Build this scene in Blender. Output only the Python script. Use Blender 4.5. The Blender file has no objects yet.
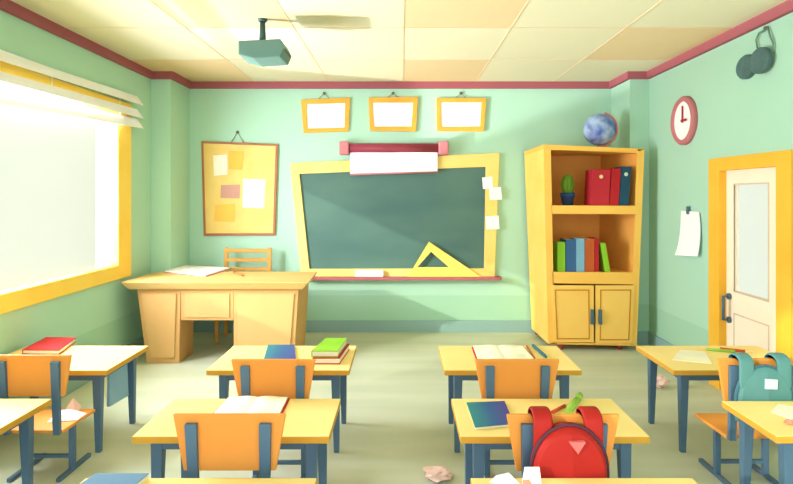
import bpy, math, random
from mathutils import Vector, Matrix, noise
C = bpy.context.scene.collection
PI = math.pi
F, CX, CY, EYE = 600.0, 402.0, 195.0, 1.76
XL, XR, YB, ZC = -2.963, 2.916, 7.71, 3.21      # side walls, back wall, ceiling
YO = -0.6                                        # open end of the room behind the viewer

def X(px, Y): return (px - CX) * Y / F
def Z(py, Y): return EYE - (py - CY) * Y / F

# ------------------------------------------------------------------ materials
def lin(c):
    return tuple(((v / 255) / 12.92 if v / 255 <= 0.04045 else ((v / 255 + 0.055) / 1.055) ** 2.4) for v in c) + (1.0,)

def base(name, rough=0.7, spec=0.2):
    m = bpy.data.materials.new(name); m.use_nodes = True
    nt = m.node_tree; b = nt.nodes['Principled BSDF']
    b.inputs['Roughness'].default_value = rough
    b.inputs['Specular IOR Level'].default_value = spec
    return m, nt, b

def mat(name, c, c2=None, rough=0.7, spec=0.2, scale=3.0, stretch=(1, 1, 1), detail=3.0):
    m, nt, b = base(name, rough, spec)
    if c2 is None: c2 = tuple(v * 0.955 for v in c)
    tc = nt.nodes.new('ShaderNodeTexCoord'); mp = nt.nodes.new('ShaderNodeMapping')
    mp.inputs['Scale'].default_value = stretch
    nz = nt.nodes.new('ShaderNodeTexNoise'); nz.inputs['Scale'].default_value = scale; nz.inputs['Detail'].default_value = detail
    rp = nt.nodes.new('ShaderNodeValToRGB')
    rp.color_ramp.elements[0].position = 0.35; rp.color_ramp.elements[0].color = lin(c2)
    rp.color_ramp.elements[1].position = 0.62; rp.color_ramp.elements[1].color = lin(c)
    L = nt.links.new
    L(tc.outputs['Object'], mp.inputs['Vector']); L(mp.outputs['Vector'], nz.inputs['Vector'])
    L(nz.outputs['Fac'], rp.inputs['Fac']); L(rp.outputs['Color'], b.inputs['Base Color'])
    return m

def wall_mat(name, up, low, zsplit):
    m, nt, b = base(name, 0.85, 0.1); L = nt.links.new
    g = nt.nodes.new('ShaderNodeNewGeometry'); s = nt.nodes.new('ShaderNodeSeparateXYZ')
    lt = nt.nodes.new('ShaderNodeMath'); lt.operation = 'LESS_THAN'; lt.inputs[1].default_value = zsplit
    nz = nt.nodes.new('ShaderNodeTexNoise'); nz.inputs['Scale'].default_value = 0.9; nz.inputs['Detail'].default_value = 2
    mx = nt.nodes.new('ShaderNodeMix'); mx.data_type = 'RGBA'
    mx.inputs[6].default_value = lin(up); mx.inputs[7].default_value = lin(low)
    hv = nt.nodes.new('ShaderNodeHueSaturation')
    mr = nt.nodes.new('ShaderNodeMapRange'); mr.inputs['To Min'].default_value = 0.96; mr.inputs['To Max'].default_value = 1.04
    L(g.outputs['Position'], s.inputs[0]); L(s.outputs['Z'], lt.inputs[0]); L(lt.outputs[0], mx.inputs[0])
    L(g.outputs['Position'], nz.inputs['Vector']); L(nz.outputs['Fac'], mr.inputs['Value']); L(mr.outputs[0], hv.inputs['Value'])
    L(mx.outputs[2], hv.inputs['Color']); L(hv.outputs['Color'], b.inputs['Base Color'])
    return m

def ramp_mat(name, stops, axis='X', rough=0.5):
    """printed cover: colours run across the object's own bounds"""
    m, nt, b = base(name, rough, 0.2); L = nt.links.new
    tc = nt.nodes.new('ShaderNodeTexCoord'); s = nt.nodes.new('ShaderNodeSeparateXYZ'); rp = nt.nodes.new('ShaderNodeValToRGB')
    el = rp.color_ramp.elements
    while len(el) < len(stops): el.new(0.5)
    for e, (p, c) in zip(el, stops): e.position = p; e.color = lin(c)
    L(tc.outputs['Generated'], s.inputs[0]); L(s.outputs[axis], rp.inputs['Fac']); L(rp.outputs['Color'], b.inputs['Base Color'])
    return m

def glass_mat(name, tint, mixfac):
    m, nt, b = base(name, 0.3, 0.3); L = nt.links.new
    b.inputs['Base Color'].default_value = lin(tint)
    t = nt.nodes.new('ShaderNodeBsdfTransparent'); mx = nt.nodes.new('ShaderNodeMixShader')
    mx.inputs[0].default_value = mixfac
    out = nt.nodes['Material Output']
    L(t.outputs[0], mx.inputs[1]); L(b.outputs[0], mx.inputs[2]); L(mx.outputs[0], out.inputs['Surface'])
    return m

def page_mat(name, c, line, scale):
    m, nt, b = base(name, 0.8, 0.1); L = nt.links.new
    tc = nt.nodes.new('ShaderNodeTexCoord'); nz = nt.nodes.new('ShaderNodeTexNoise'); nz.inputs['Scale'].default_value = scale
    mp = nt.nodes.new('ShaderNodeMapping'); mp.inputs['Scale'].default_value = (1, 1, 3)
    rp = nt.nodes.new('ShaderNodeValToRGB')
    rp.color_ramp.elements[0].position = 0.5; rp.color_ramp.elements[0].color = lin(c)
    rp.color_ramp.elements[1].position = 0.72; rp.color_ramp.elements[1].color = lin(line)
    L(tc.outputs['Object'], mp.inputs[0]); L(mp.outputs[0], nz.inputs['Vector']); L(nz.outputs['Fac'], rp.inputs['Fac']); L(rp.outputs['Color'], b.inputs['Base Color'])
    return m

M = {}
M['wall'] = wall_mat('wall_paint', (176, 218, 192), (166, 210, 180), 0.47)
M['cream'] = mat('ceiling_cream', (214, 209, 176), (213, 207, 172), rough=0.9, scale=1)
M['tan'] = mat('ceiling_tan', (214, 192, 148), (213, 189, 143), rough=0.9, scale=1)
M['seam'] = mat('ceiling_seam', (226, 198, 160), rough=0.9)
M['cornice'] = mat('cornice_maroon', (166, 92, 98), rough=0.7, scale=1)
M['skirting'] = mat('skirting_grey_green', (146, 182, 176), rough=0.6, scale=1)
M['floor'] = mat('floor_lino', (202, 209, 182), (190, 199, 170), rough=0.55, spec=0.25, scale=1.5, stretch=(0.35, 2.2, 1), detail=2)
M['yellow'] = mat('yellow_wood', (255, 217, 98), (252, 208, 84), scale=2)
M['boardframe'] = mat('board_frame_yellow', (250, 220, 130), (247, 213, 118), scale=2)
M['white'] = mat('white_paper', (255, 255, 255), (250, 250, 250))
M['slat'] = mat('blind_white', (252, 252, 252), (246, 246, 246))
M['slate'] = mat('chalkboard_slate', (88, 122, 110), (76, 110, 104), rough=0.6, scale=1.4, stretch=(0.6, 1, 1.6), detail=2)
M['maroon'] = mat('maroon', (150, 62, 76), rough=0.5)
M['tray'] = mat('tray_mauve', (180, 104, 112), rough=0.5)
M['rosecap'] = mat('rose_cap', (206, 128, 132), rough=0.5)
M['frame'] = mat('picture_frame_orange', (248, 178, 72), (242, 166, 62), scale=4)
M['certificate'] = page_mat('certificate_page', (255, 255, 255), (240, 240, 246), 9)
M['cork'] = mat('cork_yellow', (238, 208, 126), (234, 201, 114), scale=5)
M['corkframe'] = mat('cork_frame_brown', (176, 116, 84))
M['noteorange'] = mat('note_orange', (252, 194, 84))
M['notemauve'] = mat('note_mauve', (208, 158, 140))
M['notecream'] = mat('note_cream', (255, 250, 222))
M['nail'] = mat('nail_grey', (96, 106, 92), rough=0.4)
M['string'] = mat('string_brown', (150, 140, 100))
M['deskwood'] = mat('teacher_desk_wood', (212, 167, 104), (204, 157, 94), scale=2.2, stretch=(1, 1, 0.3))
M['deskpanel'] = mat('teacher_desk_panel', (217, 174, 111), (209, 164, 101), scale=2.2, stretch=(1, 1, 0.3))
M['desktopwood'] = mat('teacher_desk_top_wood', (228, 190, 120), (221, 182, 111), scale=2.2, stretch=(0.3, 1, 1))
M['chairwood'] = mat('ladder_chair_wood', (214, 164, 84), (206, 154, 76))
M['schooltop'] = mat('school_desk_top', (255, 230, 150), (253, 224, 140), rough=0.5, scale=2, stretch=(0.4, 2, 1))
M['edge'] = mat('school_desk_edge_shaded', (222, 166, 60), (212, 156, 52))  # darker than the top: shade of the side faces put into the colour
M['steel'] = mat('blue_steel', (86, 116, 138), (80, 108, 130), rough=0.45)
M['plywood'] = mat('orange_plywood', (238, 160, 74), (234, 153, 66), rough=0.55, scale=2)
M['case'] = mat('bookcase_wood', (255, 202, 96), (253, 195, 88), scale=2)
M['caseside'] = mat('bookcase_side_wood', (255, 220, 118), (253, 212, 106), scale=2)
M['casedoor'] = mat('bookcase_door_wood', (255, 208, 106), (254, 201, 98), scale=2)
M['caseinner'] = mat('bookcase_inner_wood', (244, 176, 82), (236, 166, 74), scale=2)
M['groove'] = mat('door_groove', (206, 138, 40))
M['handle'] = mat('handle_blue_grey', (70, 106, 122), rough=0.35, spec=0.5)
M['foot'] = mat('foot_red_brown', (176, 78, 66))
M['red'] = mat('book_red', (190, 40, 44), (180, 34, 40))
M['crimson'] = mat('binder_crimson', (196, 48, 58), (186, 42, 52))
M['navy'] = mat('binder_navy', (38, 84, 104), (34, 76, 96))
M['green'] = mat('book_green', (146, 206, 52), (136, 196, 44))
M['blue'] = mat('book_blue', (62, 104, 148))
M['skyblue'] = mat('book_sky_blue', (132, 182, 206))
M['brown'] = mat('book_brown', (196, 96, 44))
M['pages'] = mat('book_pages', (252, 248, 226), (238, 232, 206), scale=40, stretch=(0.1, 0.1, 3))
M['openpage'] = page_mat('open_book_page', (254, 252, 228), (238, 236, 200), 5)
M['dot'] = mat('label_cream', (250, 226, 150))
M['dotpale'] = mat('label_pale', (216, 232, 206))
M['cover'] = ramp_mat('notebook_teal_purple', [(0.0, (44, 140, 138)), (0.5, (48, 98, 148)), (1.0, (72, 70, 150))])
M['denim'] = mat('notebook_slate_blue', (112, 152, 184), (104, 144, 176))
M['bagblue'] = mat('hanging_bag_blue', (146, 186, 210), (136, 176, 202))
M['backred'] = mat('backpack_red', (170, 36, 28), (160, 31, 25), rough=0.6)
M['backteal'] = mat('backpack_teal', (94, 146, 144), (86, 136, 136), rough=0.6)
M['zip'] = mat('zip_dark', (84, 48, 62))
M['zipblue'] = mat('zip_blue', (66, 112, 132))
M['patch'] = mat('patch_pink', (226, 112, 108))
M['patchwhite'] = mat('patch_pale', (220, 240, 240))
M['pink'] = mat('paper_pink', (246, 212, 198))
M['salmon'] = mat('paper_salmon', (240, 150, 124))
M['pencilred'] = mat('pencil_red', (214, 84, 52))
M['pencilgreen'] = mat('pencil_green', (160, 206, 84))
M['pencilbrown'] = mat('pencil_brown', (188, 120, 70))
M['penteal'] = mat('pen_teal', (56, 118, 128))
M['penciltip'] = mat('pencil_wood_tip', (250, 220, 160))
M['doorframe'] = mat('door_frame_yellow', (246, 190, 64), (240, 180, 54), scale=2)
M['doorleaf'] = mat('door_cream', (252, 238, 214), (250, 234, 206), scale=2)
M['dooredge'] = mat('door_groove_cream', (226, 200, 170))
M['projector'] = mat('projector_green_grey', (98, 134, 126), (90, 126, 118), rough=0.5)
M['projdark'] = mat('projector_dark', (58, 88, 86), rough=0.5)
M['disc'] = mat('disc_dark_green', (86, 116, 112), (78, 106, 104), scale=14)
M['cord'] = mat('cord_green', (112, 148, 124))
M['hand'] = mat('clock_hand_red', (176, 50, 54))
M['clockrim'] = mat('clock_rim_rose', (204, 124, 126))
M['pot'] = mat('pot_navy', (48, 78, 118))
M['cactus'] = mat('cactus_green', (108, 148, 44), (84, 126, 36), scale=30, stretch=(1, 1, 0.2))
M['ruler'] = mat('triangle_yellow', (255, 226, 110), (253, 219, 100))
M['eraser'] = mat('eraser_cream', (252, 248, 228))
M['globe'] = mat('globe_map', (176, 200, 232), (74, 98, 180), rough=0.5, scale=6, detail=2)
M['meridian'] = mat('globe_meridian_rose', (222, 148, 138))
M['glass'] = glass_mat('window_glass', (245, 250, 235), 0.08)
M['doorglass'] = glass_mat('door_glass', (240, 252, 252), 0.16)

# ------------------------------------------------------------------ mesh builder
class MB:
    def __init__(s): s.v = []; s.f = []; s.m = []; s.sm = []
    def add(s, vs, fs, mi=0, smooth=False):
        o = len(s.v); s.v += [tuple(p) for p in vs]
        for f in fs: s.f.append(tuple(o + i for i in f)); s.m.append(mi); s.sm.append(smooth)
        return s
    def hexa(s, p, mi=0):          # p: 4 bottom then 4 top, both counter-clockwise
        if not isinstance(mi, (tuple, list)): mi = [mi] * 6
        o = len(s.v); s.v += [tuple(q) for q in p]
        for f, k in zip(((3, 2, 1, 0), (4, 5, 6, 7), (0, 1, 5, 4), (1, 2, 6, 5), (2, 3, 7, 6), (3, 0, 4, 7)), mi):
            s.f.append(tuple(o + i for i in f)); s.m.append(k); s.sm.append(False)
        return s
    def box(s, x0, x1, y0, y1, z0, z1, mi=0):   # mi order: bottom, top, front(-y), right, back, left
        return s.hexa([(x0, y0, z0), (x1, y0, z0), (x1, y1, z0), (x0, y1, z0), (x0, y0, z1), (x1, y0, z1), (x1, y1, z1), (x0, y1, z1)], mi)
    def bar(s, p0, p1, w0, d0, w1=None, d1=None, mi=0):   # upright bar, rectangular section
        w1 = w0 if w1 is None else w1; d1 = d0 if d1 is None else d1
        a, b = Vector(p0), Vector(p1)
        q = lambda c, w, d: [(c.x - w/2, c.y - d/2, c.z), (c.x + w/2, c.y - d/2, c.z), (c.x + w/2, c.y + d/2, c.z), (c.x - w/2, c.y + d/2, c.z)]
        return s.hexa(q(a, w0, d0) + q(b, w1, d1), mi)
    def prism(s, pts, vec, mi=0, smooth=False):            # closed outline swept along vec
        n = len(pts); v = Vector(vec)
        vs = [Vector(p) for p in pts] + [Vector(p) + v for p in pts]
        s.add(vs, [tuple(range(n))[::-1], tuple(range(n, 2 * n))], mi)
        o = len(s.v) - 2 * n
        for i in range(n):
            j = (i + 1) % n
            s.f.append((o + i, o + j, o + n + j, o + n + i)); s.m.append(mi); s.sm.append(smooth)
        return s
    def ring(s, outer, inner, vec, mi=0):                  # frame: outer and inner outlines of equal count
        n = len(outer); v = Vector(vec)
        vs = [Vector(p) for p in outer] + [Vector(p) for p in inner] + [Vector(p) + v for p in outer] + [Vector(p) + v for p in inner]
        fs = []
        for i in range(n):
            j = (i + 1) % n
            fs += [(i, j, n + j, n + i), (2*n + i, 3*n + i, 3*n + j, 2*n + j), (i, 2*n + i, 2*n + j, j), (n + i, n + j, 3*n + j, 3*n + i)]
        return s.add(vs, fs, mi)
    def tube(s, pts, r, n=10, mi=0, r1=None, cap=True):
        P = [Vector(p) for p in pts]; k = len(P); r1 = r if r1 is None else r1
        up = Vector((0, 0, 1)); rings = []
        t = (P[1] - P[0]).normalized()
        u = t.cross(up);  u = t.cross(Vector((1, 0, 0))) if u.length < 1e-3 else u
        u.normalize()
        for i in range(k):
            t = (P[min(i + 1, k - 1)] - P[max(i - 1, 0)]).normalized()
            u = (u - t * u.dot(t)).normalized(); w = t.cross(u)
            rr = r + (r1 - r) * i / max(1, k - 1)
            rings.append([P[i] + (u * math.cos(a) + w * math.sin(a)) * rr for a in [2 * PI * q / n for q in range(n)]])
        vs = [p for R in rings for p in R]; fs = []
        for i in range(k - 1):
            for q in range(n):
                fs.append((i*n + q, i*n + (q + 1) % n, (i + 1)*n + (q + 1) % n, (i + 1)*n + q))
        s.add(vs, fs, mi, True)
        if cap:
            o = len(s.v) - k * n
            s.f += [tuple(o + q for q in range(n))[::-1], tuple(o + (k - 1)*n + q for q in range(n))]; s.m += [mi, mi]; s.sm += [False, False]
        return s
    def lathe(s, prof, c=(0, 0, 0), n=24, mi=0, axis='Z'):
        c = Vector(c); vs = []; k = len(prof)
        for r, h in prof:
            for q in range(n):
                a = 2 * PI * q / n
                p = {'Z': (r*math.cos(a), r*math.sin(a), h), 'Y': (r*math.cos(a), -h, r*math.sin(a)), 'X': (-h, r*math.cos(a), r*math.sin(a))}[axis]
                vs.append(c + Vector(p))
        fs = [(i*n + q, i*n + (q+1) % n, (i+1)*n + (q+1) % n, (i+1)*n + q) for i in range(k-1) for q in range(n)]
        s.add(vs, fs, mi, True)
        o = len(s.v) - k * n
        s.f += [tuple(o + q for q in range(n))[::-1], tuple(o + (k-1)*n + q for q in range(n))]; s.m += [mi, mi]; s.sm += [False, False]
        return s
    def ball(s, c, r, n=24, mi=0, sz=1.0):
        k = n // 2
        return s.lathe([(max(1e-4, r * math.sin(PI * i / k)), -r * sz * math.cos(PI * i / k)) for i in range(k + 1)], c, n, mi)
    def build(s, name, mats, parent=None, bevel=0, seg=2, fix=True):
        me = bpy.data.meshes.new(name)
        off = Vector((0, 0, 0))
        p = parent
        while p is not None: off += p.location; p = p.parent
        me.from_pydata([tuple(Vector(q) - off) for q in s.v], [], s.f)
        mats = mats if isinstance(mats, (list, tuple)) else [mats]
        for m in mats: me.materials.append(M[m])
        me.polygons.foreach_set('material_index', s.m); me.polygons.foreach_set('use_smooth', s.sm)
        if fix:
            import bmesh
            bm = bmesh.new(); bm.from_mesh(me); bmesh.ops.recalc_face_normals(bm, faces=bm.faces); bm.to_mesh(me); bm.free()
        me.update()
        o = bpy.data.objects.new(name, me); C.objects.link(o)
        if parent is not None: o.parent = parent
        if bevel:
            b = o.modifiers.new('bevel', 'BEVEL'); b.width = bevel; b.segments = seg; b.limit_method = 'ANGLE'; b.angle_limit = math.radians(35)
        return o

def tag(o, label, cat, group=None):
    o['label'] = label; o['category'] = cat
    if group: o['group'] = group
    return o
def thing(name, label, cat, loc, group=None):
    o = bpy.data.objects.new(name, None); C.objects.link(o); o.location = loc; o.empty_display_size = 0.1
    return tag(o, label, cat, group)
def struct(o): o['kind'] = 'structure'; return o
def recenter(o):
    """move a single-mesh thing's origin to its own base"""
    me = o.data; vs = [v.co for v in me.vertices]
    c = Vector(((min(v.x for v in vs) + max(v.x for v in vs)) / 2, (min(v.y for v in vs) + max(v.y for v in vs)) / 2, min(v.z for v in vs)))
    me.transform(Matrix.Translation(-c)); o.location = c
    return o
def copy_tree(o, parent=None):
    c = o.copy(); C.objects.link(c); c.parent = parent
    for ch in list(o.children): copy_tree(ch, c)
    return c

# ------------------------------------------------------------------ the room
struct(MB().box(XL - .25, XR + .25, YO, YB + .25, -0.12, 0).build('floor', 'floor'))
# ceiling: panels as cells of one mesh, cream or tan, with thin seams between them
xs = [XL - .25, -1.88, -0.94, 0.013, 0.945, 1.94, XR + .25]
ys = [YB + .25, 6.43, 5.20, 3.97, 2.74, 1.51, 0.28, YO]
tanset = {(0, 0), (0, 3), (1, 5), (2, 1), (2, 3), (3, 0), (3, 4), (4, 2), (5, 1), (5, 5)}
cm = MB()
for j in range(len(ys) - 1):
    for i in range(len(xs) - 1):
        cm.box(xs[i], xs[i+1], ys[j+1], ys[j], ZC, ZC + .12, 1 if (j, i) in tanset else 0)
for x in xs[1:-1]: cm.box(x - .007, x + .007, YO, YB, ZC - .003, ZC + .01, 2)
for y in ys[1:-1]: cm.box(XL, XR, y - .007, y + .007, ZC - .003, ZC + .01, 2)
struct(cm.build('ceiling', ['cream', 'tan', 'seam']))
PLX, PRX, PYF = -2.73, 2.69, 7.08
wb = MB().box(XL - .25, XR + .25, YB, YB + .25, 0, ZC)
wb.box(XL, PLX, PYF, YB, 0, ZC).box(PRX, XR, PYF, YB, 0, ZC)
struct(wb.build('wall_back', 'wall'))
WY0, WY1, WZ0, WZ1 = 3.10, 6.30, .98, 2.66       # window opening
wl = MB().box(XL - .25, XL, YO, WY0, 0, ZC).box(XL - .25, XL, WY1, YB, 0, ZC).box(XL - .25, XL, WY0, WY1, 0, WZ0).box(XL - .25, XL, WY0, WY1, WZ1, ZC)
struct(wl.build('wall_left', 'wall'))
DY0, DY1, DZ = 4.62, 5.55, 2.0                    # door opening
wr = MB().box(XR, XR + .10, YO, DY0, 0, ZC).box(XR, XR + .10, DY1, YB, 0, ZC).box(XR, XR + .10, DY0, DY1, DZ, ZC)
struct(wr.build('wall_right', 'wall'))
def run(pts, z0, z1, d, inward):
    """strip along a wall line, d thick towards the room, mitred"""
    n = len(pts); off = []
    for i in range(n):
        ds = []
        if i > 0: ds.append((Vector(pts[i]) - Vector(pts[i-1])).normalized())
        if i < n - 1: ds.append((Vector(pts[i+1]) - Vector(pts[i])).normalized())
        ns = [Vector((t.y, -t.x)) * inward for t in ds]
        v = sum(ns, Vector((0, 0)))
        if len(ns) == 2: v = v / (1 + ns[0].dot(ns[1]))
        off.append(Vector(pts[i]) + v * d)
    m = MB(); vs = []
    for i in range(n):
        a, b = pts[i], off[i]
        vs += [(a[0], a[1], z0), (b.x, b.y, z0), (b.x, b.y, z1), (a[0], a[1], z1)]
    fs = []
    for i in range(n - 1):
        k = 4 * i
        fs += [(k, k+1, k+5, k+4), (k+1, k+2, k+6, k+5), (k+2, k+3, k+7, k+6), (k+3, k, k+4, k+7)]
    fs += [(0, 1, 2, 3), (4*n-4, 4*n-3, 4*n-2, 4*n-1)]
    return m.add(vs, fs)
line = [(XL, YO), (XL, PYF), (PLX, PYF), (PLX, YB), (PRX, YB), (PRX, PYF), (XR, PYF), (XR, YO)]
struct(run(line, ZC - .085, ZC, .045, 1).build('trim_1', 'cornice'))
struct(run([(XL, YO), (XL, PYF)], 0, .15, .02, 1).build('baseboard_left', 'skirting'))
struct(run([(XL, PYF), (PLX, PYF), (PLX, YB), (PRX, YB), (PRX, PYF), (XR, PYF)], 0, .15, .02, 1).build('baseboard_back', 'skirting'))
struct(run([(XR, PYF), (XR, 5.62)], 0, .15, .02, 1).build('baseboard_right', 'skirting'))

# window: frame round the opening, sill-less, with one big pane
def yz(x, y0, y1, z0, z1): return [(x, y0, z0), (x, y1, z0), (x, y1, z1), (x, y0, z1)]
win = struct(bpy.data.objects.new('window_1', None)); C.objects.link(win); win.location = (XL, (WY0 + WY1) / 2, WZ0)
MB().ring(yz(XL - .07, WY0 - .12, 6.50, .885, 2.745), yz(XL - .07, WY0 + .1, 6.20, 1.035, 2.60), (.105, 0, 0)).build('window_frame', 'yellow', win, .01)
MB().box(XL - .03, XL - .015, WY0 + .09, 6.21, 1.03, 2.61).build('pane', 'glass', win)

# window blind, pulled up into a few tilted slats
bl = thing('window_blind', 'white slatted blind pulled up at the top of the big yellow window', 'blind', (XL + .06, 4.9, 2.4))
MB().box(XL + .005, XL + .045, WY0 - .2, 6.52, 2.78, 2.82).build('head_rail', 'slat', bl, .006)
for i, (zn, zf, hgt) in enumerate([(2.80, 2.845, .075), (2.655, 2.70, .075), (2.50, 2.60, .085)]):
    x0, x1 = XL + .05, XL + .10          # slat tilted steeply, lower edge towards the room
    y0, y1 = WY0 - .2, 6.58
    zn = zf - (zf - zn) * 1.6
    MB().hexa([(x1, y0, zn - hgt), (x1 + .006, y0, zn - hgt), (x1 + .006, y1 + .06, zf - hgt - .02), (x1, y1 + .06, zf - hgt - .02),
               (x0, y0, zn), (x0 + .006, y0, zn), (x0 + .006, y1, zf), (x0, y1, zf)]).build('slat', 'slat', bl)
for y in (3.6, 5.0, 6.2): MB().tube([(XL + .048, y, 2.80), (XL + .048, y, 2.50)], .004, 6).build('ladder_cord', 'slat', bl)

# door in the right wall
dr = struct(bpy.data.objects.new('door_1', None)); C.objects.link(dr); dr.location = (XR, (DY0 + DY1) / 2, 0)
fr = MB()
fx0, fx1 = XR - .05, XR + .014
fr.prism([(fx0, 5.61, 0), (fx0, 5.61, 2.095), (fx0, 4.42, 2.095), (fx0, 4.42, 0), (fx0, 4.60, 0), (fx0, 4.60, 1.98), (fx0, 5.42, 1.98), (fx0, 5.42, 0)], (fx1 - fx0, 0, 0))
fr.build('door_frame', 'doorframe', dr)
leaf = MB()
lx0, lx1 = XR + .015, XR + .06
gy0, gy1, gz0, gz1 = 4.80, 5.29, .915, 1.85
leaf.box(lx0, lx1, 4.625, gy0, .01, 1.98).box(lx0, lx1, gy1, 5.545, .01, 1.98).box(lx0, lx1, gy0, gy1, .01, gz0).box(lx0, lx1, gy0, gy1, gz1, 1.98)
leaf.ring(yz(lx0 - .004, gy0 - .012, gy1 + .012, gz0 - .012, gz1 + .012), yz(lx0 - .004, gy0, gy1, gz0, gz1), (.01, 0, 0), 1)
leaf.ring(yz(lx0 - .003, gy0 - .012, gy1 + .012, .12, .72), yz(lx0 - .003, gy0, gy1, .132, .708), (.01, 0, 0), 1)
lf = leaf.build('door_leaf', ['doorleaf', 'dooredge'], dr)
MB().box(lx0 + .015, lx0 + .03, gy0, gy1, gz0, gz1).build('pane', 'doorglass', lf)
hm = MB().tube([(lx0, 5.36, .645), (lx0 - .06, 5.36, .645), (lx0 - .06, 5.36, .855), (lx0, 5.36, .855)], .014, 10)
hm.lathe([(.028, 0), (.028, .02)], (lx0, 5.36, .645), 14, 0, 'X').lathe([(.028, 0), (.028, .02)], (lx0, 5.36, .855), 14, 0, 'X')
hm.build('door_handle', 'handle', lf)

# ------------------------------------------------------------------ on the back wall
def on_wall(pts, Y): return [(X(a, Y), Y, Z(b, Y)) for a, b in pts]
YW = YB
bb = thing('chalkboard', 'large green chalkboard in a slanted yellow frame on the back wall', 'chalkboard', (0, YW, .95))
of = on_wall([(291, 163.5), (499, 153), (494, 279), (302, 279)], YW); nf = on_wall([(300, 174), (485.3, 167), (483.6, 268), (310, 268.5)], YW)
MB().ring([(p[0], YW - .055, p[2]) for p in of], [(p[0], YW - .055, p[2]) for p in nf], (0, .055, 0)).build('board_frame', 'boardframe', bb, .006)
MB().prism([(p[0], YW - .025, p[2]) for p in on_wall([(298, 172), (488, 164), (486, 271), (308, 271)], YW)], (0, .02, 0)).build('slate', 'slate', bb)
YT = YW - .16
ztray = Z(277.5, YT) + .0015
MB().box(X(303, YT), X(502, YT), YT, YW, ztray - .04, ztray - .0015).build('chalk_tray', 'tray', bb, .008)
# chalk eraser and triangle on the tray
ey = YW - .12
recenter(tag(MB().box(X(355, ey), X(383.5, ey), ey, ey + .06, ztray, ztray + .085).build('chalk_eraser', 'eraser', None, .008), 'white block eraser lying on the maroon chalk tray', 'eraser'))
ty = YW - .10
A, Bp, Cp = (408, 277), (429, 242.5), (481, 277.5)
tri = [(X(a, ty), ty, Z(b, ty)) for a, b in (A, Bp, Cp)]
lo = min(p[2] for p in tri); tri = [(p[0], p[1], p[2] - lo + ztray) for p in tri]
trin = [(X(a, ty), ty, Z(b, ty) - lo + ztray) for a, b in ((417, 268), (431, 252.5), (449, 268))]
# outer outline meets the tray along its long edge
tri[0] = (tri[0][0], ty, ztray); tri[2] = (tri[2][0], ty, ztray)
recenter(tag(MB().ring(tri, trin, (0, .014, 0)).build('triangle_ruler', 'ruler'), 'yellow triangle ruler standing on the chalk tray against the chalkboard', 'ruler'))
# sticky notes on the board frame
for k, (a, b, c, d, lab) in enumerate([(482, 176.5, 493, 189, 'topmost of three white notes on the right edge of the chalkboard frame'),
                                       (489, 187, 502, 200, 'middle white note, sticking out past the chalkboard frame on the right'),
                                       (485.5, 215.5, 499.5, 229.5, 'lowest of three white notes on the right edge of the chalkboard frame')]):
    yy = YW - .058 - .004 * k
    pts = on_wall([(a, b + 1), (c - 1, b), (c, d - .5), (a + 1, d)], yy)
    recenter(tag(MB().prism(pts, (0, .003, 0)).build('sticky_note', 'white'), lab, 'note', 'white notes on the chalkboard frame'))
# projection screen
ysn = YW - .12
ps = thing('projection_screen', 'maroon roll-up projection screen with a short white sheet above the chalkboard', 'screen', (X(394, ysn), YW, Z(174, ysn)))
zc_ = Z(148, ysn); rr = .062
MB().lathe([(rr, -X(440, ysn)), (rr, -X(347, ysn))], (0, YW - .08, zc_), 20, 0, 'X').build('roller_case', 'maroon', ps)
for a, b in ((339.5, 349), (438.5, 448.5)):
    MB().box(X(a, ysn), X(b, ysn), YW - .16, YW - .003, zc_ - .085, zc_ + .085).build('end_cap', 'rosecap', ps, .015)
sh = MB().hexa([(X(350, ysn), YW - .105, Z(174, ysn)), (X(437.5, ysn), YW - .105, Z(171.5, ysn)), (X(437.5, ysn), YW - .099, Z(171.5, ysn)), (X(350, ysn), YW - .099, Z(174, ysn)),
                (X(350, ysn), YW - .105, zc_), (X(437.5, ysn), YW - .105, zc_), (X(437.5, ysn), YW - .099, zc_), (X(350, ysn), YW - .099, zc_)])
sh = sh.build('screen_sheet', 'white', ps)
MB().tube([(X(350, ysn), YW - .102, Z(174.3, ysn)), (X(438, ysn), YW - .102, Z(171.8, ysn))], .012, 8).build('hem_bar', 'rosecap', sh)

def hung_frame(name, outer, inner, nail, label, cat, fm, pm, group=None):
    cx = sum(p[0] for p in outer) / 4; yb = YW
    t = thing(name, label, cat, (X(cx, yb), YW, Z(max(p[1] for p in outer), yb)), group)
    yf = YW - .035
    MB().ring(on_wall(outer, yf), on_wall(inner, yf), (0, .035, 0)).build('frame', fm, t, .004)
    pg = MB().prism([(p[0], YW - .02, p[2]) for p in on_wall(inner, yf)], (0, .012, 0)).build('picture' if name != 'cork_board' else 'cork_panel', pm, t)
    n = (X(nail[0], yf), YW - .02, Z(nail[1], yf))
    MB().lathe([(.018, 0), (.02, .012), (.01, .024)], (n[0], YW, n[2]), 12, 0, 'Y').build('nail', 'nail', t)
    tops = sorted(outer, key=lambda p: p[1])[:2]; tops.sort()
    w = 0.13 if name != 'cork_board' else 0.09
    l = [(X(nail[0] + k * (tops[1][0] - tops[0][0]) * w, yf), YW - .015, Z((tops[0][1] + tops[1][1]) / 2 + 1, yf)) for k in (-1, 1)]
    MB().tube([l[0], (n[0], YW - .015, n[2]), l[1]], .005, 6).build('string', 'string', t)
    return t
hung_frame('picture_frame', [(301, 99.8), (350, 97.5), (348.5, 131.3), (303.5, 132.8)], [(306.5, 104), (345, 103), (344.5, 127.5), (307.5, 128.5)], (324, 93),
           'orange-framed white sheet with a slanted left side, nearest the cork board', 'picture', 'frame', 'certificate', 'framed sheets above the chalkboard')
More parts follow.
